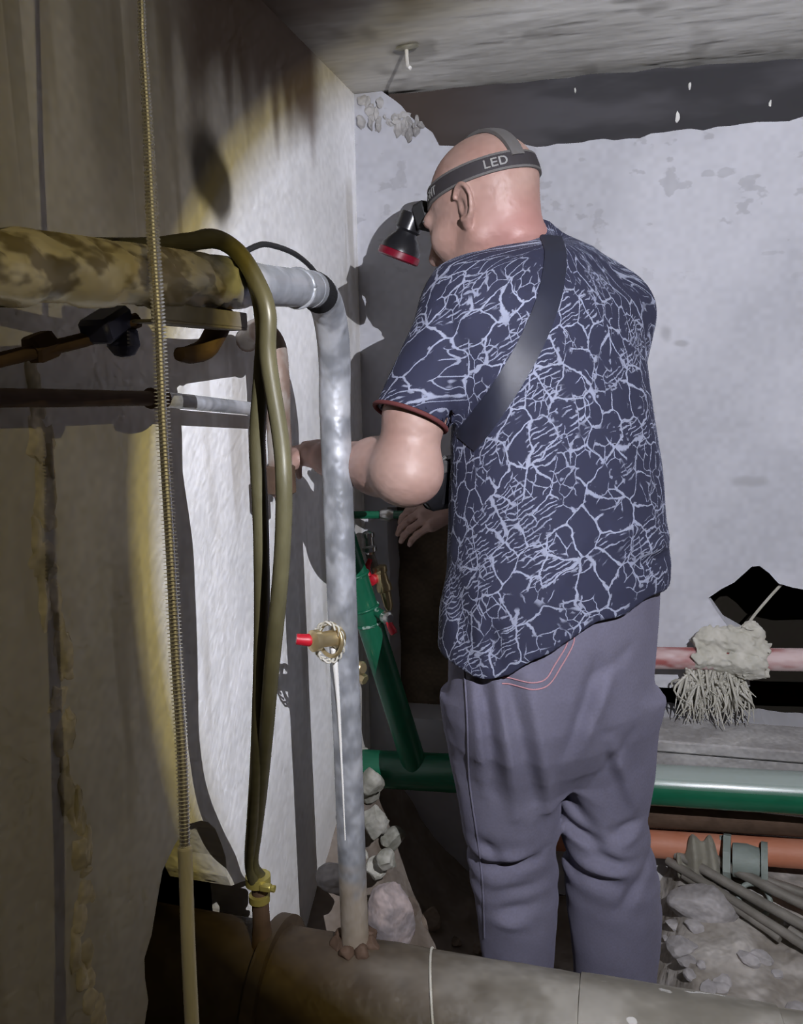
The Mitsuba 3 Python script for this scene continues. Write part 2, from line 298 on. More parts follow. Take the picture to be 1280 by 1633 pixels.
mat('m_shirt', c_shirt, .85, .2, sheen=.3)
mat('m_trousers', lambda p, n, uv: mix((.112, .107, .150), (.150, .145, .192), fbm(p.x * 12, p.y * 12, p.z * 7, 3)) * (.93 + .14 * noise(p.x * 400, p.y * 400, p.z * 300)), .88, .2, sheen=.3)
mat('m_stitch', (.38, .20, .22), .8, .2)
mat('m_strap', (.018, .02, .034), .5, .4)
mat('m_band', (.035, .031, .034), .7, .25)
mat('m_band_grey', (.105, .10, .098), .7, .25)
mat('m_letter', (.22, .22, .215), .7, .25)
mat('m_cuff', (.10, .03, .03), .8, .2)

# ---------------------------------------------------------------- structure
def extrude_wall(poly, plane, thick):
    m = trimesh.creation.extrude_polygon(poly, thick, engine='earcut'); v = np.array(m.vertices)
    if plane == 'left': v = np.stack([-v[:, 2], v[:, 0], v[:, 1]], 1)          # polygon in (y, z), grows towards -x
    else: v = np.stack([v[:, 0], v[:, 2], v[:, 1]], 1)                          # polygon in (x, z), grows towards +y
    m = trimesh.Trimesh(v, m.faces, process=False); m.fix_normals(); return m
def ragged(pts, amp, step, seed):
    """a broken outline: the polygon's edges split and jittered"""
    rg = np.random.default_rng(seed); p = np.array(pts, float); out = []
    for a, b in zip(p, np.roll(p, -1, 0)):
        n = max(1, int(np.linalg.norm(b - a) / step))
        for k in range(n):
            q = a + (b - a) * k / n; out.append(q + (rg.uniform(-amp, amp, 2) if k else rg.uniform(-amp, amp, 2) * .4))
    return out
W, D_, H = 3.0, -4.4, 2.04
holeL = ragged([(-1.13, .10), (-1.115, .42), (-1.09, .56), (-1.03, .66), (-.95, .69), (-.87, .63), (-.83, .50), (-.70, .44), (-.69, .12)], .012, .03, 3)
part('wall_left', extrude_wall(sg.Polygon([(D_, 0), (0.12, 0), (0.12, H), (D_, H)], [holeL]), 'left', .12), 'm_wall_left', False)
part('wall_left__cavity', rbox((.04, .9, 1.0), .003, (-.44, -.9, .42)), 'm_void', False)
void = [(.60, .592), (.675, .598), (.808, .608), (.957, .625), (.951, .741), (.901, .768), (.866, .820), (.856, .838), (.909, .880), (.945, .918), (.962, .922), (.985, .905), (1.005, .882), (1.066, .868), (1.125, .873), (1.30, .86), (1.36, .70), (1.36, .53), (.60, .52)]
top = [(0, 2.039), (.07, 2.039), (.10, 2.012), (.118, 2.004), (.135, 1.985), (.150, 1.972), (.165, 1.955), (.19, 1.94), (.208, 1.902), (.3, 1.893), (.457, 1.889), (.637, 1.886), (.85, 1.894), (.995, 1.897), (W, 1.895)]
rg = np.random.default_rng(5)
fine = [top[0], top[1]]
for a, b in zip(top[1:], top[2:]):
    n = max(1, int(math.dist(a, b) / .025))
    fine += [(a[0] + (b[0] - a[0]) * k / n + rg.uniform(-.004, .004), a[1] + (b[1] - a[1]) * k / n + rg.uniform(-.005, .005)) for k in range(1, n + 1)]
fine[-1] = (W, 1.895)
part('wall_back', extrude_wall(sg.Polygon([(W, 0), (0, 0)] + fine, [ragged(void, .004, .03, 8), ragged([(.062, .46), (.064, .75), (.062, 1.035), (.30, 1.04), (.52, 1.03), (.52, .46)], .003, .05, 9)]), 'back', .10), 'm_wall_back', False)
part('wall_back__cavity', rbox((1.6, .04, .9), .003, (.95, .55, .7)), 'm_void', False)
lm = extrude_wall(sg.Polygon(ragged([(.02, 1.87), (W, 1.87), (W, 2.022), (1.1, 2.012), (.8, 2.026), (.3, 2.033), (.02, 2.033)], .003, .05, 2)), 'back', .2)
lm.apply_translation([0, .012, 0]); part('trim_1', lm, 'm_lintel', False)
part('wall_back__recess', rbox((.66, .02, .74), .003, (.29, .112, .74)), 'm_recess', False, 'dark earth-stained back of the recess')
label('trim_1', 'dark grey concrete lintel along the top of the back wall', kind='structure')
for x, z, s, k in ((.765, 1.985, .008, 0), (.742, 1.925, .012, 1), (.93, 1.935, .008, 2), (.52, 2.0, .006, 3), (1.0, 1.99, .006, 4)):
    part('trim_1__plaster_chip', stone((x, .010, z), (s, .008, s * 2.2), 30 + k, 1), 'm_white', 30)
part('ceiling', rbox((W + .3, -D_ + .3, .14), .004, (W / 2, D_ / 2, H + .07)), 'm_ceiling', False)
part('wall_right', rbox((.12, -D_ + .3, H), .004, (W + .06, D_ / 2, H / 2)), 'm_bare_concrete', False)
part('wall_rear', rbox((W, .12, H), .004, (W / 2, D_ - .06, H / 2)), 'm_bare_concrete', False)
for k, t in (('wall_left', 'pale plastered concrete wall on the left, stained and broken open low down'), ('wall_back', 'pale plastered back wall with a dark broken opening at right'),
             ('ceiling', 'grey board-marked concrete ceiling slab'), ('wall_right', 'plain concrete wall behind the frame at right'), ('wall_rear', 'plain concrete wall behind the camera')):
    label(k, t, kind='structure')
# floor: trodden earth and broken concrete, banked up against the back wall at right and into the corner
gx, gy = np.meshgrid(np.linspace(0, W, 260), np.linspace(D_, .0, 300), indexing='ij')
def floor_z(x, y):
    h = .16 * np.clip((x - .74) / .07, 0, 1) * np.clip((y + .80) / .25, 0, 1) + .26 * np.exp(-((x / .16)**2 + ((y + .12) / .34)**2)) + .10 * np.clip(1 - x / .35, 0, 1) * np.clip((y + .72) / .1, 0, 1)
    P = np.stack([x, y, 0 * x], -1); lump = meshkit.fbm(P * 9, 4, 2); cl = meshkit.noise(P * 26, 7)
    return h + .05 * (lump - .5) + .02 * (np.clip(cl, .45, 1) - .5)
fz = floor_z(gx, gy); fv = np.stack([gx, gy, fz], -1).reshape(-1, 3); n, m_ = gx.shape
i, j = np.meshgrid(np.arange(n - 1), np.arange(m_ - 1), indexing='ij')
fq = np.stack([i * m_ + j, (i + 1) * m_ + j, (i + 1) * m_ + j + 1, i * m_ + j + 1], -1).reshape(-1, 4)
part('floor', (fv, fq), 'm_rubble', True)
label('floor', 'rubble-strewn earth floor banked up against the walls', kind='structure')
# rough mortar in the joint of the wall panels
lum = []
for k in range(46):
    r2 = np.random.default_rng(100 + k); z = .45 + k * .021
    lum.append(stone((-.004, -1.215 + .012 * math.sin(k * .5) + r2.uniform(-.012, .012), z + r2.uniform(-.01, .01)), (r2.uniform(.014, .024), r2.uniform(.02, .05), r2.uniform(.03, .10)), 200 + k, 2, .35, 0))
part('wall_left__mortar_joint', cat(lum), 'm_mortar', 40); labels['wall_left__mortar_joint'] = {'label': 'rough mortar squeezed out of the wall joint', 'kind': 'stuff'}
lum = []
for k in range(34):
    r2 = np.random.default_rng(300 + k); t = r2.uniform(0, 1)
    lum.append(stone((.02 + .13 * t + r2.uniform(-.02, .02), 0, 2.02 - .07 * t + r2.uniform(-.05, .015)), r2.uniform(.012, .04, 3) * [1, .5, 1], 300 + k, 2, .3))
part('wall_back__broken_plaster', cat(lum), 'm_ledge', 40); labels['wall_back__broken_plaster'] = {'label': 'crumbling plaster under the ceiling corner', 'kind': 'stuff'}

# ---------------------------------------------------------------- pipes
# galvanised pipe: level run, elbow, riser into the large pipe
t = 'galvanized_pipe'
RP = .0232
run = seg((.24, -2.05, 1.43), (.24, -.955, 1.495), .012)
m = tube(run, RP, 28, wob=.0006)
v = np.array(m.vertices); w = np.clip((-1.12 - v[:, 1]) / .06, 0, 1); ax = np.stack([v[:, 0] * 0 + .24, v[:, 1], 1.43 + (v[:, 1] + 2.05) * .0594], 1)
dd = v - ax; dd /= np.linalg.norm(dd, axis=1)[:, None] + 1e-9
v += dd * (w * .0035 * (meshkit.fbm(v * 45, 3, 4) > .5))[:, None]
part(t + '__level_run', trimesh.Trimesh(v, m.faces, process=False), 'm_galv', 50, 'horizontal run with flaking yellowish paint')
part(t + '__elbow', tube([(.24, -.97, 1.494), (.239, -.94, 1.494), (.234, -.89, 1.482), (.226, -.845, 1.446), (.219, -.818, 1.395), (.215, -.811, 1.35), (.214, -.81, 1.32)], RP * 1.04, 28, 40), 'm_galv', 50)
part(t + '__riser', tube(seg((.214, -.81, 1.34), (.221, -.81, .405), .012), RP * 1.02, 28, wob=.0007, seed=3), 'm_galv', 50)
part(t + '__tape', tube([(.2397, -.957, 1.4945), (.2385, -.938, 1.4935), (.2365, -.919, 1.490)], RP * 1.075, 28, 8), 'm_tape', 50, 'black tape wrapped around the pipe')
part(t + '__weld_collar', torus((.24, -1.01, 1.4915), (0, 1, .06), RP * .98, .0035), 'm_galv', True)
part(t + '__sealant_drip', tube([(.209, -.835, .955), (.211, -.836, .92), (.213, -.834, .86), (.2145, -.833, .78), (.216, -.833, .70), (.217, -.833, .62)], [.006, .0045, .003, .0022, .0018, .0012], 8, 40), 'm_white', True, 'white sealant run down the pipe')
label(t, 'grey galvanized steel pipe turning from a flaking level run down into a riser', 'pipe')
# ball valve on the riser
t = 'ball_valve'
part(t + '__body', cat([lathe([(0, .012), (.006, .018), (.012, .018), (.018, .013), (.04, .012), (.046, .017), (.056, .017), (.06, .010)], (.221, -.83, .972), (-.55, -.80, .10)), torus((.206, -.842, .97), (-.45, -.88, .1), .026, .0035)]), 'm_brass', 50, 'tarnished brass body with sealing hemp')
part(t + '__handle', tube([(.196, -.866, .978), (.183, -.876, .979), (.166, -.884, .982)], [.008, .010, .0085], 12, 14), 'm_red', 50, 'red handle')
hm = [tube(spline([(.206 + .02 * math.cos(a), -.845 - .01 * math.sin(a * 2), .968 + .03 * math.sin(a)), (.206 + .027 * math.cos(a + .5), -.85, .968 + .034 * math.sin(a + .5)), (.204 + .02 * math.cos(a + 1.1), -.846, .968 + .028 * math.sin(a + 1.1))], 8), .0018, 5) for a in np.linspace(0, 6.28, 16)]
part(t + '__hemp_winding', cat(hm), 'm_fiber', True)
label(t, 'brass ball valve with red handle on the galvanized riser', 'valve')
# large pipe along the foreground
t = 'sewer_pipe'
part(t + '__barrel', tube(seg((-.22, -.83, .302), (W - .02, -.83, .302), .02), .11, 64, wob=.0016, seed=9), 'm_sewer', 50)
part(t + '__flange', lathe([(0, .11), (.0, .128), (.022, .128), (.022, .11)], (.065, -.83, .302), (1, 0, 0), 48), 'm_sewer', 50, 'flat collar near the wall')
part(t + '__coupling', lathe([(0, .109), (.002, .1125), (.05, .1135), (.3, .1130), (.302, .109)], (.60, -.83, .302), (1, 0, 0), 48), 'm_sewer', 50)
part(t + '__wire_loop', torus((.372, -.83, .302), (1, .22, .12), .1135, .0022, 64, 8), 'm_fiber', True, 'thin wire tied round the pipe')
part(t + '__weld_lump', cat([stone((.221 + .03 * math.cos(a), -.81 + .03 * math.sin(a), .412), (.03, .03, .035), 40 + k, 2, .2) for k, a in enumerate(np.linspace(0, 6.28, 8)[:-1])]), 'm_rust', 40, 'rusty weld around the foot of the riser')
label(t, 'thick dusty brown sewer pipe lying across the foreground', 'pipe')
# thin pipe on the left wall
t = 'thin_pipe'
part(t + '__tube', tube(seg((.055, -2.2, 1.405), (.06, -1.058, 1.357), .03), .0095, 16, wob=.0006), 'm_rust', 50)
part(t + '__tube', tube(seg((.06, -1.06, 1.357), (.06, -.66, 1.318), .03), .0105, 16), 'm_galv', 50, 'bare grey length')
part(t + '__socket', lathe([(0, .010), (.002, .0135), (.03, .0135), (.032, .010)], (.06, -1.075, 1.358), (0, 1, -.07)), 'm_rust', 50)
label(t, 'thin rusty pipe running level along the left wall', 'pipe')
t = 'steel_angle'
am = cat([rbox((.022, .185, .003), .001, (.238, -1.272, 1.434)), rbox((.003, .185, .016), .001, (.248, -1.272, 1.443))])
part(t, am, 'm_steel_dirty', False); label(t, 'short steel angle fixed under the flaking level pipe', 'bracket')
t = 'pipe_hook'
part(t, tube([(.235, -1.20, 1.452), (.226, -1.196, 1.44), (.218, -1.196, 1.428), (.212, -1.206, 1.414), (.206, -1.224, 1.408), (.202, -1.244, 1.408)], [.011, .012, .012, .0115, .010, .007], 12, 50, wob=.001), 'm_rust', True)
label(t, 'rusty curved hook holding the flaking pipe to the wall', 'hook')
t = 'pipe_hanger'
part(t + '__rod', tube([(-.02, -1.60, 1.33), (.08, -1.52, 1.375), (.16, -1.43, 1.405), (.19, -1.375, 1.42), (.215, -1.335, 1.437)], .0065, 10, 30, wob=.0012), 'm_rust', True)
part(t + '__nut', hexnut((.165, -1.418, 1.409), (.3, .8, .3), .013, .022), 'm_rust', False)
part(t + '__clamp', cat([rbox((.03, .045, .022), .004, (.2, -1.36, 1.432), rot([1, 0, 0], 22)), lathe([(0, .004), (.002, .013), (.016, .0145), (.024, .009), (.026, .003)], (.205, -1.345, 1.43), (0, .05, -1))]), 'm_blue', 40, 'dark blue clamp')
label(t, 'rusty rod hanger with a dark blue clamp below the flaking pipe', 'bracket')
t = 'loose_cable'
part(t, tube([(.15, -.99, 1.528), (.10, -.878, 1.554), (.10, -.82, 1.575), (.10, -.768, 1.584), (.10, -.665, 1.583), (.10, -.578, 1.565), (.08, -.497, 1.543), (.0, -.46, 1.53)], .0045, 10, 60), 'm_rubber', True)
label(t, 'thin loose cable arching above the pipe elbow', 'cable')
t = 'rusty_pipe_stub'
part(t + '__tube', tube([(.02, -.70, 1.44), (.06, -.74, 1.455), (.095, -.765, 1.435), (.105, -.772, 1.39), (.105, -.775, 1.29), (.105, -.775, 1.20)], .0195, 18, 40, wob=.001), 'm_stub', 50)
part(t + '__socket', lathe([(0, .019), (.003, .024), (.045, .024), (.048, .019)], (.105, -.775, 1.19), (0, 0, 1)), 'm_rust', 50)
label(t, 'short rusty bent pipe between the hoses and the riser', 'pipe')

# ---------------------------------------------------------------- hoses
hA = [(.10, -1.44, 1.495), (.185, -1.345, 1.5), (.215, -1.30, 1.505), (.232, -1.27, 1.512), (.248, -1.236, 1.518), (.262, -1.213, 1.505), (.276, -1.21, 1.474), (.282, -1.211, 1.434), (.276, -1.208, 1.387), (0.263, -1.198, 1.318), (0.261, -1.195, 1.249), (0.258, -1.192, 1.178), (0.251, -1.185, 1.103), (0.237, -1.168, 1.020), (0.208, -1.124, 0.916), (0.144, -1.017, 0.760), (0.071, -0.892, 0.595), (.06, -.858, .53)]
hB = [(.13, -1.25, 1.495), (.20, -1.235, 1.512), (.236, -1.228, 1.522), (.262, -1.222, 1.508), (.283, -1.223, 1.476), (.294, -1.227, 1.446), (.292, -1.226, 1.40), (0.301, -1.224, 1.320), (0.304, -1.228, 1.269), (0.298, -1.224, 1.208), (0.287, -1.217, 1.144), (0.269, -1.201, 1.066), (0.238, -1.157, 0.968), (0.179, -1.059, 0.827), (0.115, -0.952, 0.688), (0.072, -0.881, 0.585), (.066, -.838, .53)]
for k, (h, tx) in enumerate(((hA, 'olive rubber hose nearer the spring tube, bent over the pipe'), (hB, 'olive rubber hose nearer the riser, bent over the pipe'))):
    t = 'rubber_hose' + ('_001' if k else '')
    part(t, tube(h, .0088, 18, 220, wob=.0002), 'm_hose', True); label(t, tx, 'hose', 'rubber hoses over the pipe')
t = 'hose_clamp'
part(t + '__band', lathe([(0, .017), (.001, .0215), (.016, .0215), (.017, .017)], (.063, -.850, .526), (0, .05, 1)), 'm_yellow', 40)
part(t + '__screw', cat([rbox((.02, .012, .012), .002, (.085, -.866, .534)), lathe([(0, .004), (.001, .006), (.006, .006)], (.095, -.866, .534), (1, 0, 0), 8)]), 'm_yellow', 40)
part(t + '__band', lathe([(0, .014), (.001, .018), (.013, .018), (.014, .014)], (.063, -.848, .492), (0, .05, 1)), 'm_yellow', 40)
label(t, 'yellow brass clamp around both hose ends', 'clamp')
t = 'hose_nozzle'
part(t, lathe([(0, .02), (.03, .018), (.06, .015), (.15, .0135), (.152, .010)], (.063, -.845, .39), (0, 0, 1)), 'm_rust', 50); label(t, 'rusty stub joining the hoses to the sewer pipe', 'pipe')
# corrugated metal tube hanging in the foreground
tp = [(.22, -1.30, 2.04), (.255, -1.360, 1.714), (.259, -1.369, 1.654), (.264, -1.378, 1.586), (.273, -1.396, 1.500), (.281, -1.410, 1.426), (.287, -1.424, 1.338), (.294, -1.437, 1.249), (.301, -1.451, 1.165), (.309, -1.465, 1.092), (.316, -1.483, .996), (.324, -1.502, .878), (.335, -1.53, .45), (.34, -1.55, .0)]
P = spline(tp, 7000); z = P[:, 2]
base = np.interp(z, [.0, 1.0, 1.3, 1.5, 1.75, 2.04], [.0042, .0040, .0036, .0030, .0024, .0020]); rib = np.interp(z, [.0, 1.00, 1.05, 1.15, 1.35, 1.5, 1.68, 1.75], [0, 0, .0010, .0018, .0024, .0022, .0006, 0])
s = np.concatenate([[0], np.cumsum(np.linalg.norm(np.diff(P, axis=0), axis=1))])
keep = z > 1.02
part('spring_tube__core', tube(P[keep][::6], base[keep][::6], 14), 'm_core', True, 'bright metal core')
ph = s / .0030 - np.floor(s / .0030)
part('spring_tube__ribs', tube(P[keep & (z < 1.75)], (base * .8 + (rib * 1.2 + base * .2) * np.exp(-((ph - .5) / .10)**2))[keep & (z < 1.75)], 14), 'm_flex', True, 'fine ribs standing off the core')
part('spring_tube__sleeve', tube(P[~keep][::12], .0056, 16), 'm_sleeve', True, 'smooth yellowish sleeve')
label('spring_tube', 'thin corrugated metal tube hanging from the ceiling in the foreground', 'tube')

# ---------------------------------------------------------------- green plumbing in the corner and along the back wall
t = 'green_pipe'
part(t, tube(seg((-.03, -.17, .388), (1.9, -.20, .515), .03), .046, 40, wob=.0006), 'm_green', 50); label(t, 'thick green pipe running level low along the back wall', 'pipe')
t = 'green_riser'
part(t + '__tube', tube(seg((.022, -.252, 1.02), (.178, -.182, .40), .03), .031, 30), 'm_green', 50)
for q in (.17, .30, .36):
    c = np.array([.022, -.252, 1.02]) * (1 - q) + np.array([.178, -.182, .40]) * q
    part(t + '__weld_ring', torus(c, (.156, .07, -.62), .0315, .004), 'm_green_worn', True)
label(t, 'green pipe slanting down behind the galvanized riser', 'pipe')
t = 'thin_green_pipe'
part(t + '__tube', tube(seg((-.03, -.15, 1.039), (.42, -.15, 1.056), .03), .0095, 16), 'm_green', 50)
part(t + '__coupling', lathe([(0, .009), (.002, .0145), (.022, .0155), (.034, .010)], (.088, -.15, 1.043), (1, 0, .03)), 'm_chrome', 50, 'pale metal coupling')
label(t, 'thin green pipe running level behind the forearm', 'pipe')
t = 'ball_valve_001'
part(t + '__stub', tube(seg((.086, -.225, .83), (.136, -.275, .826), .01), .011, 14), 'm_green_worn', 50)
part(t + '__body', lathe([(0, .008), (.003, .014), (.02, .014), (.024, .009), (.03, .009)], (.128, -.27, .827), (.6, -.7, .1)), 'm_chrome', 50)
part(t + '__handle', tube([(.142, -.288, .822), (.152, -.294, .806), (.158, -.296, .797)], [.007, .009, .008], 10, 10), 'm_red', 50, 'red handle')
label(t, 'small chrome valve with red handle on the green slanting pipe', 'valve')
t = 'ball_valve_002'
part(t + '__fitting', lathe([(-.004, .0075), (0, .0145), (.009, .0155), (.010, .012), (.03, .012), (.034, .018), (.044, .018), (.047, .012), (.056, .009)], (.064, -.18, 1.004), (.10, 0, -1)), 'm_chrome', 50, 'threaded chrome fitting')
part(t + '__nipple', tube(seg((.066, -.18, .96), (.092, -.18, .885), .01), .0105, 14), 'm_steel_dirty', 50)
part(t + '__body', cat([lathe([(0, .012), (.003, .0175), (.016, .0175), (.019, .014), (.045, .0165), (.048, .0185), (.062, .0185), (.066, .013), (.10, .011), (.112, .006)], (.090, -.18, .925), (.22, 0, -1))]), 'm_brass', 50)
part(t + '__handle', cat([tube([(.075, -.2, .945), (.069, -.205, .925), (.073, -.21, .905)], [.0055, .007, .008], 10, 12), lathe([(0, .010), (.003, .014), (.012, .014), (.015, .009)], (.078, -.188, .893), (-.2, -1, .05))]), 'm_red', 50, 'red handle')
label(t, 'brass valve with chrome fitting and red handle above the green slanting pipe', 'valve')
t = 'pipe_fitting'
part(t, cat([lathe([(0, .012), (.004, .016), (.02, .016), (.024, .012)], (.055, -.27, .70), (.9, -.4, .1)), hexnut((.06, -.262, .675), (.9, -.4, -.3), .013, .02)]), 'm_brass', 40); label(t, 'corroded brass fitting behind the riser below the valve', 'fitting')

# right-hand side: ledge, pipes, insulation
part('concrete_ledge__slab', rbox((2.3, .14, .028), .004, (1.75, -.074, .533), rot([0, 1, 0], -1)), 'm_ledge', False)
rgb_ = np.random.default_rng(4)
lx = .62
for k, wd in enumerate((.47, .62, .75, .6)):
    part('concrete_ledge__block', rbox((wd - .012, .12, .16), .008, (lx + wd / 2, -.068 + .006 * (k % 2), .445)), 'm_ledge', False); lx += wd
label('concrete_ledge', 'rough concrete ledge of blocks under the opening in the back wall', 'ledge')
t = 'pink_pipe'
part(t, tube(seg((.45, -.062, .682), (1.9, -.062, .775), .03), .0262, 28, wob=.0006), 'm_pink', 50); label(t, 'faded pink pipe crossing below the dark opening', 'pipe')
# torn fibre insulation
t = 'fibre_insulation'
def fib(p):
    q = p - [.90, -.062, .715]
    d = np.sqrt(q[:, 1]**2 + q[:, 2]**2) - .030 - .008 * np.sin(q[:, 0] * 40)
    d = np.maximum(np.abs(d) - .009, np.abs(q[:, 0]) - .062 - .03 * meshkit.noise(p * [5, 40, 40], 3))
    tuft = ell(p, (.885, -.07, .765), (.06, .02, .024))
    tuft = smin(tuft, ell(p, (.945, -.065, .775), (.025, .018, .03)), .02)
    return smin(d, tuft, .02) + .022 * (meshkit.fbm(p * [30, 45, 45], 3, 6) - .5) + .010 * (meshkit.fbm(p * 130, 2, 7) - .5)
part(t + '__wrap', surface(fib, (.78, -.14, .63), (1.02, 0, .83), .003), 'm_fiber', True)
fr = []
r2 = np.random.default_rng(77)
for k in range(230):
    x = r2.uniform(.80, .93); x2 = x + r2.normal(.01, .022); zt = r2.uniform(.64, .695); zb = r2.uniform(.545, .63)
    fr.append(tube([(x, -.065 + r2.normal(0, .012), zt), ((x + x2) / 2 + r2.normal(0, .012), -.06 + r2.normal(0, .015), (zt + zb) / 2), (x2, -.05 + r2.normal(0, .018), zb)], [.0035, .0028, .0008], 5, 9))
part(t + '__hanging_tuft', cat(fr), 'm_fiber', True); labels[t + '__hanging_tuft'] = {'label': 'ragged fibres hanging down', 'kind': 'stuff'}
label(t, 'ragged grey fibre insulation torn off the pink pipe', 'insulation')
t = 'loose_wire'
part(t, tube([(1.028, .03, .885), (.99, .02, .838), (.955, .01, .79), (.93, -.03, .76)], .0035, 8, 20), 'm_fiber', True); label(t, 'pale wire slanting across the dark wall opening', 'wire')
t = 'orange_pipe'
part(t, tube(seg((.4, -.075, .205), (1.9, -.075, .30), .04), .034, 28), 'm_orange', 50); label(t, 'orange pipe lying at the foot of the back wall', 'pipe')
t = 'dark_pipe'
part(t, tube(seg((.3, -.07, .290), (1.9, -.07, .40), .04), .048, 24), 'm_rust', 50); label(t, 'dark rusty pipe in shade beneath the thick green pipe', 'pipe')
t = 'pipe_flange'
part(t + '__disc', lathe([(0, .02), (0, .058), (.016, .058), (.016, .02)], (.905, -.112, .235), (1, -.15, .06), 8), 'm_flange', 30)
part(t + '__hub', lathe([(0, .038), (.03, .040), (.06, .034), (.062, .02)], (.925, -.116, .236), (1, -.15, .06)), 'm_flange', 40)
part(t + '__disc', lathe([(0, .02), (0, .05), (.014, .05), (.014, .02)], (.985, -.126, .24), (1, -.15, .06), 24), 'm_flange', 30)
for a in range(4):
    part(t + '__bolt', hexnut((.898, -.112 + .042 * math.cos(a * 1.57 + .78), .235 + .042 * math.sin(a * 1.57 + .78)), (1, -.15, .06), .009, .008), 'm_flange', False)
part(t + '__ring', torus((.965, -.185, .185), (.1, -.75, .6), .034, .006, 30, 8), 'm_flange', True, 'flat ring lying against the hub')
label(t, 'grey-green bolted flange coupling on the orange pipe', 'flange')
t = 'rag'
def ragf(p):
    q = p - [.852, -.115, .215]; d = ell(q, (0, 0, 0), (.045, .028, .065)); d = smin(d, ell(q, (.03, -.012, -.03), (.03, .022, .045)), .012)
    return d + .010 * np.sin(q[:, 0] * 150 + 20 * q[:, 2]) + .01 * (meshkit.fbm(p * 30, 3, 5) - .5)
part(t, surface(ragf, (.76, -.19, .12), (.94, -.05, .31), .004), 'm_rag', True); label(t, 'stiff grey rag hanging over the orange pipe', 'rag')
# iron bars on the rubble
bars = [((.780, -.105, .205), (1.12, -.40, .185), .010), ((.800, -.10, .222), (1.16, -.36, .20), .0115), ((.815, -.135, .19), (1.0, -.30, .178), .009), ((.842, -.085, .232), (1.22, -.33, .212), .0125), ((.905, -.10, .205), (1.26, -.255, .205), .011), ((1.02, -.28, .19), (1.24, -.46, .175), .009)]
bt = ['topmost-lying dusty iron bar at the left end of the bar pile', 'dusty iron bar second from the left in the pile', 'short stubby iron bar on the near side of the pile', 'thickest dusty iron bar in the middle of the pile', 'dusty iron bar lying apart beside the flange', 'iron bar end nearest the large sewer pipe']
for k, (a, b, r) in enumerate(bars):
    key = 'iron_bar' + (f'_{k:03d}' if k else '')
    mid = (np.array(a) + b) / 2 + [0, 0, .004 * (-1)**k]
    part(key, tube([a, mid, b], r, 10, 40, wob=.002, seed=k), 'm_steel_dirty', 35); label(key, bt[k], 'bar', 'iron bars on the rubble')

# ---------------------------------------------------------------- stones
def st(c, size, seed, mt, text, yawd=None, sub=3):
    n = sum(k == 'stone' or k.startswith('stone_') for k in scene); key = 'stone' + (f'_{n:03d}' if n else '')
    c = np.array(c, float); part(key, stone(c, size, seed, sub, .14, yawd), mt, 25); label(key, text, 'stone', 'broken concrete and stones')
st((.195, -.495, .235), (.105, .10, .17), 3, 'm_stone_pink', 'pinkish lump of broken concrete right behind the riser foot', 20)
st((.175, -.455, .335), (.06, .05, .05), 5, 'm_plaster_lump', 'pale plaster lump on top of the pinkish concrete lump')
st((.12, -.35, .36), (.07, .06, .09), 6, 'm_plaster_lump', 'greenish pale plaster lump leaning in the corner')
st((.085, -.25, .40), (.06, .06, .08), 7, 'm_plaster_lump', 'pale crumbled plaster piece highest in the corner heap')
st((.155, -.60, .43), (.05, .05, .05), 8, 'm_plaster_lump', 'small pale crumb left of the riser foot')
st((.12, -.63, .40), (.09, .07, .05), 9, 'm_stone_grey', 'flat grey crumb at the foot of the left wall')
st((.855, -.215, .165), (.17, .12, .10), 10, 'm_stone_grey', 'large grey lump of concrete right of the trouser leg', 15)
st((.80, -.33, .15), (.08, .07, .05), 11, 'm_stone_grey', 'grey stone beside the trouser leg')
ordn = ['', 'second ', 'third ', 'fourth ', 'fifth ', 'sixth ', 'seventh ', 'eighth ', 'ninth ', 'tenth ', 'eleventh ', 'twelfth ', 'thirteenth ', 'fourteenth ', 'fifteenth ', 'sixteenth ', 'seventeenth ', 'eighteenth ']
def across(p): v = np.array(p) - EYE; return (v @ R0) / (v @ FWD)
def scatter(n, seed, xr, yr, sr, skip, mt, text, base):
    r2 = np.random.default_rng(seed); q = []
    while len(q) < n:
        x, y, s = r2.uniform(*xr), r2.uniform(*yr), r2.uniform(*sr)
        if not skip(x, y): q.append((x, y, s))
    q.sort(key=lambda a: across((a[0], a[1], .15)))
    for k, (x, y, s) in enumerate(q):
        st((x, y, float(floor_z(np.array(x), np.array(y))) + s * .15), (s * 1.3, s, s * .7), base + k, mt, text % ordn[k], None, 1)
scatter(16, 12, (.77, 1.12), (-.52, -.2), (.016, .045), lambda x, y: abs((y + .11) + .8 * (x - .80)) < .07, 'm_stone_grey', 'grey chip on the pale rubble bank, %snearest the trouser leg', 400)
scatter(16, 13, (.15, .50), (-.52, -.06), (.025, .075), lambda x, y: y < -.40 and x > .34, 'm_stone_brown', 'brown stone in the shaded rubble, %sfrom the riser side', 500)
for k, (x, y, z, s) in enumerate(((.06, -.20, .34, .05), (.10, -.28, .31, .06), (.14, -.42, .29, .05), (.05, -.33, .37, .05), (.13, -.24, .25, .06), (.03, -.15, .42, .045), (.17, -.40, .22, .05))):
    st((x, y, z), (s * 1.2, s, s), 540 + k, 'm_plaster_lump', 'grey-green plaster crumb in the corner heap, %snearest the riser' % ordn[k], None, 2)
# ceiling hook
t = 'ceiling_hook'
part(t + '__plate', stone((.195, -.251, 2.037), (.055, .03, .012), 61, 2), 'm_plaster_lump', 30)
part(t + '__rod', tube([(.195, -.251, 2.04), (.196, -.252, 2.015), (.20, -.262, 1.997), (.207, -.268, 1.99)], .004, 8, 16), 'm_white', True)
label(t, 'short pale hook stuck in the ceiling near the corner', 'hook')

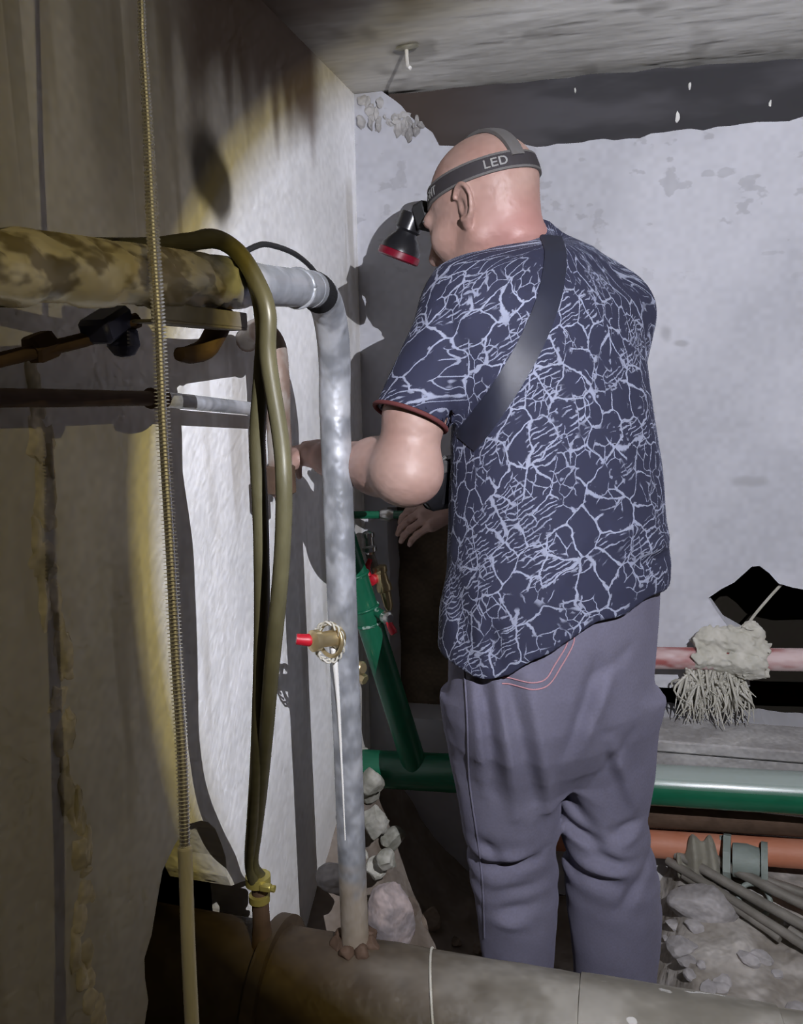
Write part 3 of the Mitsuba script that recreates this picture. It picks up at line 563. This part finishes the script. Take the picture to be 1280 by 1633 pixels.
# ---------------------------------------------------------------- person
AX = np.array([.54, -.656, 0.])
HC = np.array([.409, -.6145, 1.650])
tf = math.radians(56); f0 = -math.sin(tf) * R0 + math.cos(tf) * H0; hp = math.radians(20)
hf = math.cos(hp) * f0 - math.sin(hp) * ZU; hu = math.sin(hp) * f0 + math.cos(hp) * ZU; hl = np.cross(hu, hf)
HM = np.stack([hf, hl, hu], 1)
hw = lambda x, y, z: HC + HM @ np.array([x, y, z])
NB = np.array([.456, -.603, 1.56])
def head(p):
    q = (p - HC) @ HM
    d = ell(q, (-.012, 0, .020), (.094, .074, .084))
    d = smin(d, ell(q, (.030, 0, -.045), (.060, .056, .082)), .03)
    for s in (1, -1):
        d = smin(d, cone(q, (.0, s * .052, -.06), (.070, s * .016, -.106), .020, .019), .02)
        d = smin(d, ell(q, (.060, s * .036, -.035), (.026, .024, .026)), .02)
    d = smin(d, ell(q, (.076, 0, -.107), (.020, .024, .020)), .015)
    d = smin(d, cone(q, (.080, -.032, .006), (.080, .032, .006), .013, .013), .015)
    d = smin(d, cone(q, (.086, 0, -.002), (.108, 0, -.043), .008, .013), .010)
    for s in (1, -1):
        d = smax(d, -ell(q, (.098, s * .031, -.014), (.014, .017, .011)), .010)
        d = smin(d, ell(q, (.076, s * .031, -.014), (.012, .013, .010)), .003)
        d = smin(d, ell(q, (.100, s * .012, -.045), (.010, .008, .008)), .006)
    d = smin(d, ell(q, (.088, 0, -.071), (.010, .022, .006)), .006); d = smin(d, ell(q, (.086, 0, -.081), (.010, .020, .007)), .005)
    d = smax(d, -cone(q, (.101, -.022, -.0755), (.101, .022, -.0755), .0022, .0022), .003)
    # neck, rolls of skin at the nape, shoulders
    d = smin(d, cone(q, (-.028, 0, -.05), HM.T @ (NB - HC), .058, .064), .03)
    d = smin(d, ell(q, (-.055, 0, -.085), (.028, .045, .014)), .03)
    for s in (1, -1):                                                # ears
        qe = (q - np.array([-.012, s * .073, -.014])) @ np.stack([unit([.93, -s * .36, 0]), unit([s * .36, .93, 0]), [0, 0, 1.]], 1)
        qe = qe @ rot([0, 1, 0], -12)
        e = ell(qe, (0, s * .004, 0), (.018, .006, .031))
        ring = np.sqrt((np.sqrt((qe[:, 0] / .72)**2 + (qe[:, 2] - .002)**2) - .0265)**2 + (qe[:, 1] - s * .010)**2) - .0042
        ring = np.where((qe[:, 0] > .010) & (qe[:, 2] < .01), .02, ring)
        e = smin(e, ring, .004); e = smin(e, ell(qe, (.004, s * .006, -.029), (.009, .005, .010)), .005)
        e = smax(e, -ell(qe, (.005, s * .013, -.004), (.007, .008, .012)), .004)
        d = smin(d, e, .006)
    return d
hlo = HC + [-.16, -.15, -.20]; hhi = HC + [.20, .15, .13]
head_m = surface(head, hlo, hhi, .0032)
SH, EL, WR = np.array([.400, -.752, 1.46]), np.array([.333, -.838, 1.240]), np.array([.165, -.700, 1.240])
def hand(palm, d, n, curl=.9, side=1):
    """palm centre, direction of the fingers, normal of the back of the hand -> list of cones"""
    d = unit(d); n = unit(np.subtract(n, d * np.dot(n, d))); s = np.cross(d, n) * side; C = []
    C.append((palm - d * .035 - s * .012, palm + d * .03 - s * .026, .017, .014)); C.append((palm - d * .035 + s * .012, palm + d * .026 + s * .028, .017, .013)); C.append((palm - d * .03, palm + d * .034, .018, .014))
    for k, (off, ln) in enumerate(((-.029, .88), (-.010, 1.), (.010, .95), (.029, .75))):
        a = palm + d * (.04 - abs(off) * .2) + s * off; dirv = d.copy(); r = .0092 - .0004 * k
        for l in (.042, .026, .021):
            dirv = dirv * math.cos(curl * .75) - n * math.sin(curl * .75); n2 = unit(n)
            b = a + dirv * l * ln; C.append((a, b, r, r * .9)); a, r = b, r * .9
            n = n  # fingers close towards the palm
            dirv = unit(dirv)
    a = palm - d * .02 - s * .028; b = a + d * .026 - s * .022 - n * .012; c = b + d * .030 - n * .014 - s * .002; e = c + d * .022 - n * .006 + s * .006
    C += [(a, b, .014, .012), (b, c, .012, .0105), (c, e, .0105, .0085)]
    return C
LH = hand(np.array([.098, -.655, 1.245]), (-.72, .45, -.10), (.35, -.5, .8), .75, 1)
AM = np.array([.344, -.826, 1.322])
def arm(p):
    d = smin(cone(p, SH, AM, .045, .043), cone(p, AM, EL, .043, .045), .02)
    d = smin(d, cone(p, EL, EL + (WR - EL) * .35, .042, .043), .03); d = smin(d, cone(p, EL + (WR - EL) * .3, WR, .043, .027), .02)
    d = smin(d, ell(p, EL + [.006, -.010, -.006], (.043, .040, .036)), .03)
    d = smin(d, cone(p, WR, np.array([.125, -.672, 1.242]), .028, .021), .02)
    h = np.full(len(p), 9.)
    for c in LH[:3]: h = smin(h, cone(p, *c), .012)
    for c in LH[3:]: h = smin(h, cone(p, *c), .004)
    return smin(d, h, .010)
arm_m = surface(arm, (-.02, -.92, 1.12), (.49, -.53, 1.54), .0032)
RS, RE, RW = np.array([.63, -.50, 1.47]), np.array([.50, -.365, 1.25]), np.array([.345, -.41, 1.125])
RHd = hand(np.array([.298, -.435, 1.112]), (-.9, -.1, -.35), (.2, -.75, .6), .55, -1)
def arm2(p):
    d = smin(cone(p, RS, RE, .054, .045), cone(p, RE, RW, .045, .028), .03); h = np.full(len(p), 9.)
    d = smin(d, cone(p, RW, np.array([.32, -.423, 1.118]), .027, .021), .02)
    for c in RHd[:3]: h = smin(h, cone(p, *c), .012)
    for c in RHd[3:]: h = smin(h, cone(p, *c), .004)
    return smin(d, h, .010)
arm2_m = surface(arm2, (.13, -.58, .95), (.73, -.27, 1.56), .004)
def core(p):
    d = cone(p, (.47, -.605, 1.50), NB, .09, .062); d = smin(d, cone(p, SH, RS, .045, .06), .04); d = smin(d, ell(p, (.52, -.63, 1.3), (.14, .11, .22)), .05); d = smin(d, ell(p, (.54, -.645, 1.0), (.15, .12, .2)), .05)
    for hip, kn, an, toe in (((.47, -.67, .86), (.475, -.64, .50), (.485, -.63, .08), (.40, -.54, .06)), ((.63, -.60, .86), (.645, -.565, .48), (.66, -.545, .10), (.575, -.455, .07))):
        d = smin(d, cone(p, hip, kn, .07, .042), .04); d = smin(d, cone(p, kn, an, .042, .034), .03); d = smin(d, cone(p, an, toe, .034, .026), .02)
    return d
core_m = surface(core, (.28, -.86, 0.0), (.80, -.36, 1.62), .009)
mf = lambda m: m3.Manifold(m3.Mesh(np.asarray(m.vertices, np.float32), np.asarray(m.faces, np.uint32)))
def join(ms):
    try:
        M = [mf(m) for m in ms]
        if all(x.status() == m3.Error.NoError for x in M):
            r = M[0]
            for x in M[1:]: r = r + x
            return r
    except Exception: pass
    return cat(ms)
part('person__body', join([head_m, arm_m, arm2_m, core_m]), 'm_skin', True)
label('person', 'bald man in crackle-print navy shirt and grey work trousers bent towards the corner pipes', 'person')
for s in (1, -1):
    part('person__eyebrow', cat([tube([hw(.093, s * .012, .009), hw(.094, s * .028, .013), hw(.086, s * .045, .008)], [.002, .0035, .0015], 8, 14)]), 'm_band_grey', True)

shirt_rows = [(.495, -.588, 1.600, .042, .050), (.508, -.592, 1.580, .090, .074), (.505, -.608, 1.560, .142, .09), (.496, -.620, 1.540, .176, .102), (.511, -.634, 1.493, .194, .118), (.520, -.647, 1.413, .2, .126), (.531, -.655, 1.333, .200, .131),
              (.542, -.657, 1.231, .202, .137), (.545, -.656, 1.116, .211, .149), (.547, -.655, 1.058, .222, .156), (.544, -.656, 1.009, .227, .160), (.543, -.656, .94, .229, .162), (.543, -.656, .88, .229, .162)]
shirt_rows = [(.48, -.590, 1.625, .020, .025)] + shirt_rows
sf = [((-.156, 1.414), (-.181, 1.292), -1), ((-.138, 1.357), (-.162, 1.262), -1), ((.127, 1.149), (.049, 1.131), .7), ((.178, 1.083), (.10, 1.089), -1.2), ((.18, 1.105), (.11, 1.11), 1.2), ((.058, 1.161), (-.001, 1.191), -.8),
      ((-.177, 1.084), (-.153, .950), -.8), ((-.128, 1.022), (-.113, .938), -.8), ((-.193, 1.488), (-.165, 1.40), -1), ((.093, 1.277), (.144, 1.218), -.6), ((-.03, 1.42), (-.10, 1.30), .5), ((.10, 1.40), (.15, 1.25), .5), ((-.05, 1.05), (.02, 1.15), .6)]
HEMP = np.array([.339, -.831, 1.318]); HEMN = unit(EL - SH)
def shirt(p):
    d = smin(rings(p, shirt_rows, 39), cone(p, NB + [.02, .01, -.06], NB + [.006, .0, .02], .085, .066), .02)
    d = smin(d, cone(p, (.415, -.735, 1.475), (.425, -.73, 1.46), .070, .070), .05)
    sl = cone(p, (.405, -.752, 1.462), (.330, -.842, 1.29), .070, .0555)
    sl = smax(sl, (p - HEMP) @ HEMN, .004)
    sl = np.maximum(sl, -np.maximum(cone(p, AM, EL, .046, .045) - .004, -((p - HEMP) @ HEMN + .05)))
    d = smin(d, cone(p, (.62, -.515, 1.475), (.60, -.45, 1.36), .070, .062), .05)
    d = smin(d, sl, .022)
    d = d - folds(p, sf, AX, .0075, .015) + .010 * (meshkit.fbm(p * [7, 7, 5], 3, 8) - .5)
    # neckline and hem
    d = np.maximum(d, (p - np.array([.452, -.603, 1.578])) @ unit(f0 * .98 + ZU * .85))
    u = (p[:, :2] - AX[:2]) @ R0[:2]
    hem = np.interp(u, [-.22, -.15, -.10, -.02, .03, .10, .20], [.940, .930, .938, .992, 1.010, 1.024, 1.030]) + .004 * np.sin(u * 60)
    d = smax(d, hem - p[:, 2], .006)
    inner = np.maximum(rings(p, shirt_rows, 39) + .022, p[:, 2] - hem - .03)
    return np.maximum(d, -inner)
part('person__shirt', surface(shirt, (.22, -.96, .85), (.83, -.38, 1.62), .0048), 'm_shirt', True, 'navy short-sleeved shirt with a pale crackle pattern')
shirt_m = trimesh.Trimesh(*[np.array(x) for x in meshkit.WRITTEN[scene['person__shirt']['filename']][:2]], process=False)
part('person__sleeve_hem', tube(HEMP + np.array([.0560 * (math.cos(a) * unit(np.cross(HEMN, [0, 0, 1.])) + math.sin(a) * unit(np.cross(HEMN, np.cross(HEMN, [0, 0, 1.])))) for a in np.linspace(0, 2 * np.pi, 41)]) + HEMN * .0, .0035, 8), 'm_cuff', True, 'reddish inner edge of the sleeve')

LL = [(.467, -.690, .84, .112, .106), (.463, -.686, .735, .108, .097), (.471, -.670, .612, .101, .088), (.473, -.658, .548, .094, .082), (.474, -.650, .483, .091, .080), (.480, -.645, .42, .087, .076), (.480, -.640, .357, .078, .072), (.482, -.636, .292, .072, .068), (.484, -.632, .06, .074, .072)]
RL = [(.631, -.597, .82, .099, .096), (.633, -.594, .707, .097, .086), (.628, -.583, .579, .094, .083), (.635, -.578, .516, .093, .084), (.648, -.566, .446, .098, .090), (.653, -.562, .38, .096, .090), (.657, -.560, .314, .092, .086), (.660, -.556, .247, .086, .082), (.662, -.552, .07, .080, .078)]
HIP = [(.545, -.656, 1.10, .195, .142), (.545, -.656, 1.03, .204, .147), (.543, -.656, .954, .209, .150), (.541, -.657, .887, .208, .150), (.541, -.657, .83, .202, .145), (.541, -.656, .78, .18, .13), (.541, -.654, .73, .13, .10), (.541, -.652, .68, .06, .05)]
tfold = [((-.136, .935), (-.112, .70), -.85), ((-.152, .92), (-.128, .70), 1.0), ((-.100, .925), (-.045, .69), -.85), ((-.118, .93), (-.075, .66), 1.3), ((-.070, .93), (-.018, .66), 1.2), ((-.03, .66), (-.017, .58), -.7), ((.029, .915), (.103, .956), -.6), ((-.005, .786), (.038, .946), -1.2), ((.02, .80), (.07, .94), .8),
         ((.024, .646), (.067, .599), -1.3), ((.046, .582), (.089, .564), -1.2), ((.104, .592), (.151, .603), -1.2), ((.015, .542), (.048, .488), -1.3), ((.053, .494), (.118, .493), -1), ((.019, .600), (.106, .534), -1.2), ((-.133, .545), (-.033, .554), -.9), ((-.13, .565), (-.04, .575), 1.1), ((-.096, .497), (-.032, .502), -1), ((-.107, .538), (-.022, .572), -.8),
         ((-.128, .597), (-.096, .562), -1), ((.099, .569), (.157, .580), .9), ((.170, .510), (.119, .439), -1), ((-.096, .455), (-.042, .460), -1), ((.03, .57), (.14, .545), 1.0), ((.04, .52), (.15, .515), 1.), ((.07, .80), (.14, .64), 1.3), ((.04, .86), (.10, .70), -.6), ((.06, .70), (.11, .80), -.8), ((-.11, .43), (-.05, .425), .8)]
def trousers(p):
    l, r, h = rings(p, LL, 36), rings(p, RL, 36), rings(p, HIP, 37)
    legs = np.minimum(l, r)
    d = smin(legs, h, .06) + .005
    d = d - folds(p, tfold, AX, .0105, .0125) + .012 * (meshkit.fbm(p * [9, 9, 6], 3, 18) - .5)
    u = (p[:, :2] - AX[:2]) @ R0[:2]
    d = d - .0016 * np.sin(p[:, 2] * 120 + 30 * u) * np.exp(-((p[:, 2] - .5) / .08)**2)
    inner = np.minimum(rings(p, LL, 36), rings(p, RL, 36)) + .008
    return np.maximum(d, -np.maximum(inner, p[:, 2] - .14))
trousers_m = surface(trousers, (.28, -.88, .03), (.82, -.38, 1.09), .0052)
part('person__trousers', trousers_m, 'm_trousers', True, 'grey-blue cotton work trousers')
def on(mesh, pts, off=.001):
    """points (lateral, height) laid on the back of a garment"""
    o = np.array([AX + R0 * u - H0 * .6 + ZU * z for u, z in pts]); o[:, 2] = [z for _, z in pts]
    loc, ir, _ = mesh.ray.intersects_location(o, np.tile(H0, (len(o), 1)), multiple_hits=False)
    out = [None] * len(o)
    for l, k in zip(loc, ir): out[k] = l - H0 * off
    return out
def stitch(key, mesh, pts, r, mt, n=30, text=None, off=.001):
    q = [x for x in on(mesh, spline([(a, b, 0) for a, b in pts], n)[:, :2], off) if x is not None]
    if len(q) > 3: part(key, tube(np.array(q), r, 6), mt, True, text)
tt_ = 'reddish double stitching of the back pocket'
for o in (0, .010):
    stitch('person__trousers__pocket_stitching', trousers_m, [(-.108, .930 - o), (-.080, .927 - o), (-.047 + o * .4, .927 - o), (-.030 + o, .951 - o * .3), (-.013 + o, .979), (-.011 + o, .994)], .0011, 'm_stitch', 40, tt_)
stitch('person__trousers__side_seam', trousers_m, [(-.162, .934), (-.152, .733), (-.128, .539), (-.118, .372)], .0018, 'm_trousers', 60)
# shoes
for key, a, ang in (('person__shoe', (.47, -.62, .0), 35), ('person__shoe', (.645, -.54, .0), 30)):
    t_ = math.radians(ang); fr_ = -math.sin(t_) * R0 + math.cos(t_) * H0; sd = np.cross(fr_, ZU)
    zf = float(floor_z(np.array(a[0]), np.array(a[1]))); Q = np.stack([fr_, sd, ZU], 1); c0 = np.array([a[0], a[1], max(zf, 0) - .005])
    def shoe(p, Q=Q, c0=c0):
        q = (p - c0) @ Q; d = ell(q, (.11, 0, .035), (.09, .05, .045)); d = smin(d, ell(q, (-.01, 0, .05), (.07, .042, .06)), .04); d = smin(d, cone(q, (-.02, 0, .06), (-.02, 0, .11), .045, .044), .03); return smax(d, -q[:, 2], .008)
    part(key, surface(shoe, c0 + [-.26, -.26, -.03], c0 + [.26, .26, .18], .006), 'm_rubber', True, 'dark work shoe')

# shoulder bag: strap across the back, pouch at the left hip
def ribbon(pts, mesh, wid, off, thick=.002, n=70):
    c = spline([(a, b, 0) for a, b in pts], n)[:, :2]; tg = np.gradient(c, axis=0); tg /= np.linalg.norm(tg, axis=1)[:, None]; nn = np.stack([-tg[:, 1], tg[:, 0]], 1)
    cols = [on(mesh, c + nn * wid * k, off) for k in (-.5, -.25, 0, .25, .5)]
    ok = [i for i in range(n) if all(col[i] is not None for col in cols)]
    A = np.array([[col[i] for col in cols] for i in ok]); k = len(ok)
    for _ in range(3): A[1:-1] = (A[:-2] + 2 * A[1:-1] + A[2:]) / 4
    A -= H0 * .002
    B = A + H0 * thick; v = np.concatenate([A, B[:, ::-1]], 1).reshape(-1, 3)
    i, j = np.meshgrid(np.arange(k - 1), np.arange(10), indexing='ij')
    q = np.stack([i * 10 + j, i * 10 + (j + 1) % 10, (i + 1) * 10 + (j + 1) % 10, (i + 1) * 10 + j], -1).reshape(-1, 4)
    return trimesh.Trimesh(v, np.vstack([q[:, [0, 1, 2]], q[:, [0, 2, 3]]]), process=False)
t = 'shoulder_bag'
part(t + '__strap', ribbon([(-.013, 1.592), (-.014, 1.575), (-.017, 1.55), (-.030, 1.505), (-.052, 1.45), (-.085, 1.39), (-.138, 1.31), (-.165, 1.275), (-.185, 1.250)], shirt_m, .036, .002), 'm_strap', 40, 'dark webbing strap')
bagrot = rot([0, 0, 1], 60) @ rot([1, 0, 0], 10)
part(t + '__pouch', rbox((.105, .05, .085), .016, (.368, -.705, 1.205), bagrot), 'm_black', 40)
part(t + '__buckle', cat([rbox((.03, .012, .02), .003, (.368, -.755, 1.235), bagrot), tube([(.355, -.755, 1.22), (.362, -.762, 1.24), (.376, -.755, 1.252)], .003, 8, 12)]), 'm_chrome', 40)
label(t, 'black shoulder bag worn across the back with its pouch at the left hip', 'bag')

# head lamp: elastic band, crown strap, lamp
def around(axis_n, c, wid, a0=0, a1=360, off=.0022, n=90, rows=4, xdir=None):
    """band hugging the head in the plane through c across axis_n (head coordinates)"""
    nn = unit(axis_n); a = unit(np.cross(nn, [0, 1., 0]) if xdir is None else xdir); a = unit(a - nn * (a @ nn)); b = np.cross(nn, a)
    g = np.radians(np.linspace(a0, a1, n)); out, inn = [], []
    for k in np.linspace(-.5, .5, rows):
        o = np.array([np.array(c) + nn * wid * k + .3 * (math.cos(x) * a + math.sin(x) * b) for x in g]); dv = np.array([-(math.cos(x) * a + math.sin(x) * b) for x in g])
        # hug the skull only, not the ears
        tt = np.full(n, .15)
        for _ in range(60):
            P_ = o + dv * tt[:, None]; tt += np.minimum(ell(P_, (-.012, 0, .020), (.094, .074, .084)), smin(ell(P_, (-.012, 0, .020), (.094, .074, .084)), ell(P_, (.030, 0, -.045), (.060, .056, .082)), .03)) * .8
        out.append(o + dv * (tt - off - .0018)[:, None]); inn.append(o + dv * (tt - off * .2)[:, None])
    A = np.stack(out + inn[::-1], 1); A = A.reshape(-1, 3) @ HM.T + HC; R_ = 2 * rows
    i, j = np.meshgrid(np.arange(n - 1), np.arange(R_), indexing='ij')
    q = np.stack([i * R_ + j, i * R_ + (j + 1) % R_, (i + 1) * R_ + (j + 1) % R_, (i + 1) * R_ + j], -1).reshape(-1, 4)
    return trimesh.Trimesh(A, np.vstack([q[:, [0, 1, 2]], q[:, [0, 2, 3]]]), process=False), A.reshape(n, R_, 3), g
t = 'headlamp'
bn, bc, bw = (-.10, 0, 1.), (0, 0, .032), .022
bm, BA, BG = around(bn, bc, bw)
part(t + '__headband', bm, 'm_band', 30, 'dark elastic band')
for e, w_ in ((-.0125, .003), (.0125, .003)):
    part(t + '__headband__edge', around(bn, np.array(bc) + unit(bn) * e, .0035, off=.0026)[0], 'm_band_grey', 30, 'grey woven edge')
cm, _, _ = around((.52, 1., 0), (-.03, 0, .03), 0.022, 178, 358, .0045, 70, 4, xdir=(1., 0, 0))
part(t + '__crown_strap', cm, 'm_band_grey', 30, 'grey strap over the crown')
def letters(key, text, ang, h, flip=1, sgn=1, off=.0046):
    m = meshkit.text_mesh(text, h, .0006, True); m = m.subdivide_to_size(.0035); v = np.array(m.vertices); w0 = v[:, 0].max()
    nn = unit(bn); a = unit(np.cross(nn, [0, 1., 0])); b = np.cross(nn, a); R_ = .085
    g = math.radians(ang) + sgn * (v[:, 0] - w0 / 2) / R_
    dv = -(np.cos(g)[:, None] * a + np.sin(g)[:, None] * b); o = np.array(bc) + nn * (v[:, 1] - h / 2)[:, None] - .3 * dv; tt = np.full(len(v), .15)
    for _ in range(60):
        P_ = o + dv * tt[:, None]; tt += smin(ell(P_, (-.012, 0, .020), (.094, .074, .084)), ell(P_, (.030, 0, -.045), (.060, .056, .082)), .03) * .8
    P_ = o + dv * (tt - off - v[:, 2])[:, None]
    part(key, trimesh.Trimesh(P_ @ HM.T + HC, m.faces, process=False), 'm_letter', False, f'grey letters {text}')
letters(t + '__headband__lettering', 'LED', 318, .013)
letters(t + '__headband__lettering', 'GHT', 228, .013)
ld = unit(hw(.066, .012, -.075) - hw(0, 0, 0))
c0 = hw(.112, 0, .030)
part(t + '__bracket', rbox((.03, .05, .045), .006, hw(.100, 0, .030), HM), 'm_rubber', 40)
part(t + '__lamp_body', lathe([(0, .012), (.002, .021), (.03, .0225), (.034, .018), (.04, .020), (.044, .024), (.060, .0345), (.072, .0355), (.073, .02)], hw(.122, .0, .048), ld, 32), 'm_black', 40)
part(t + '__bezel', lathe([(0, .0355), (.001, .0375), (.012, .0375), (.014, .034), (.010, .030)], hw(.122, 0, .048) + ld * .068, ld, 32), 'm_bezel', 40, 'red ring around the lens')
part(t + '__lens', lathe([(0, .030), (.002, .030), (.0021, .001)], hw(.122, 0, .048) + ld * .078, ld, 32), 'm_chrome', 40)
label(t, 'black headlamp with red rim strapped round the bald head', 'headlamp')
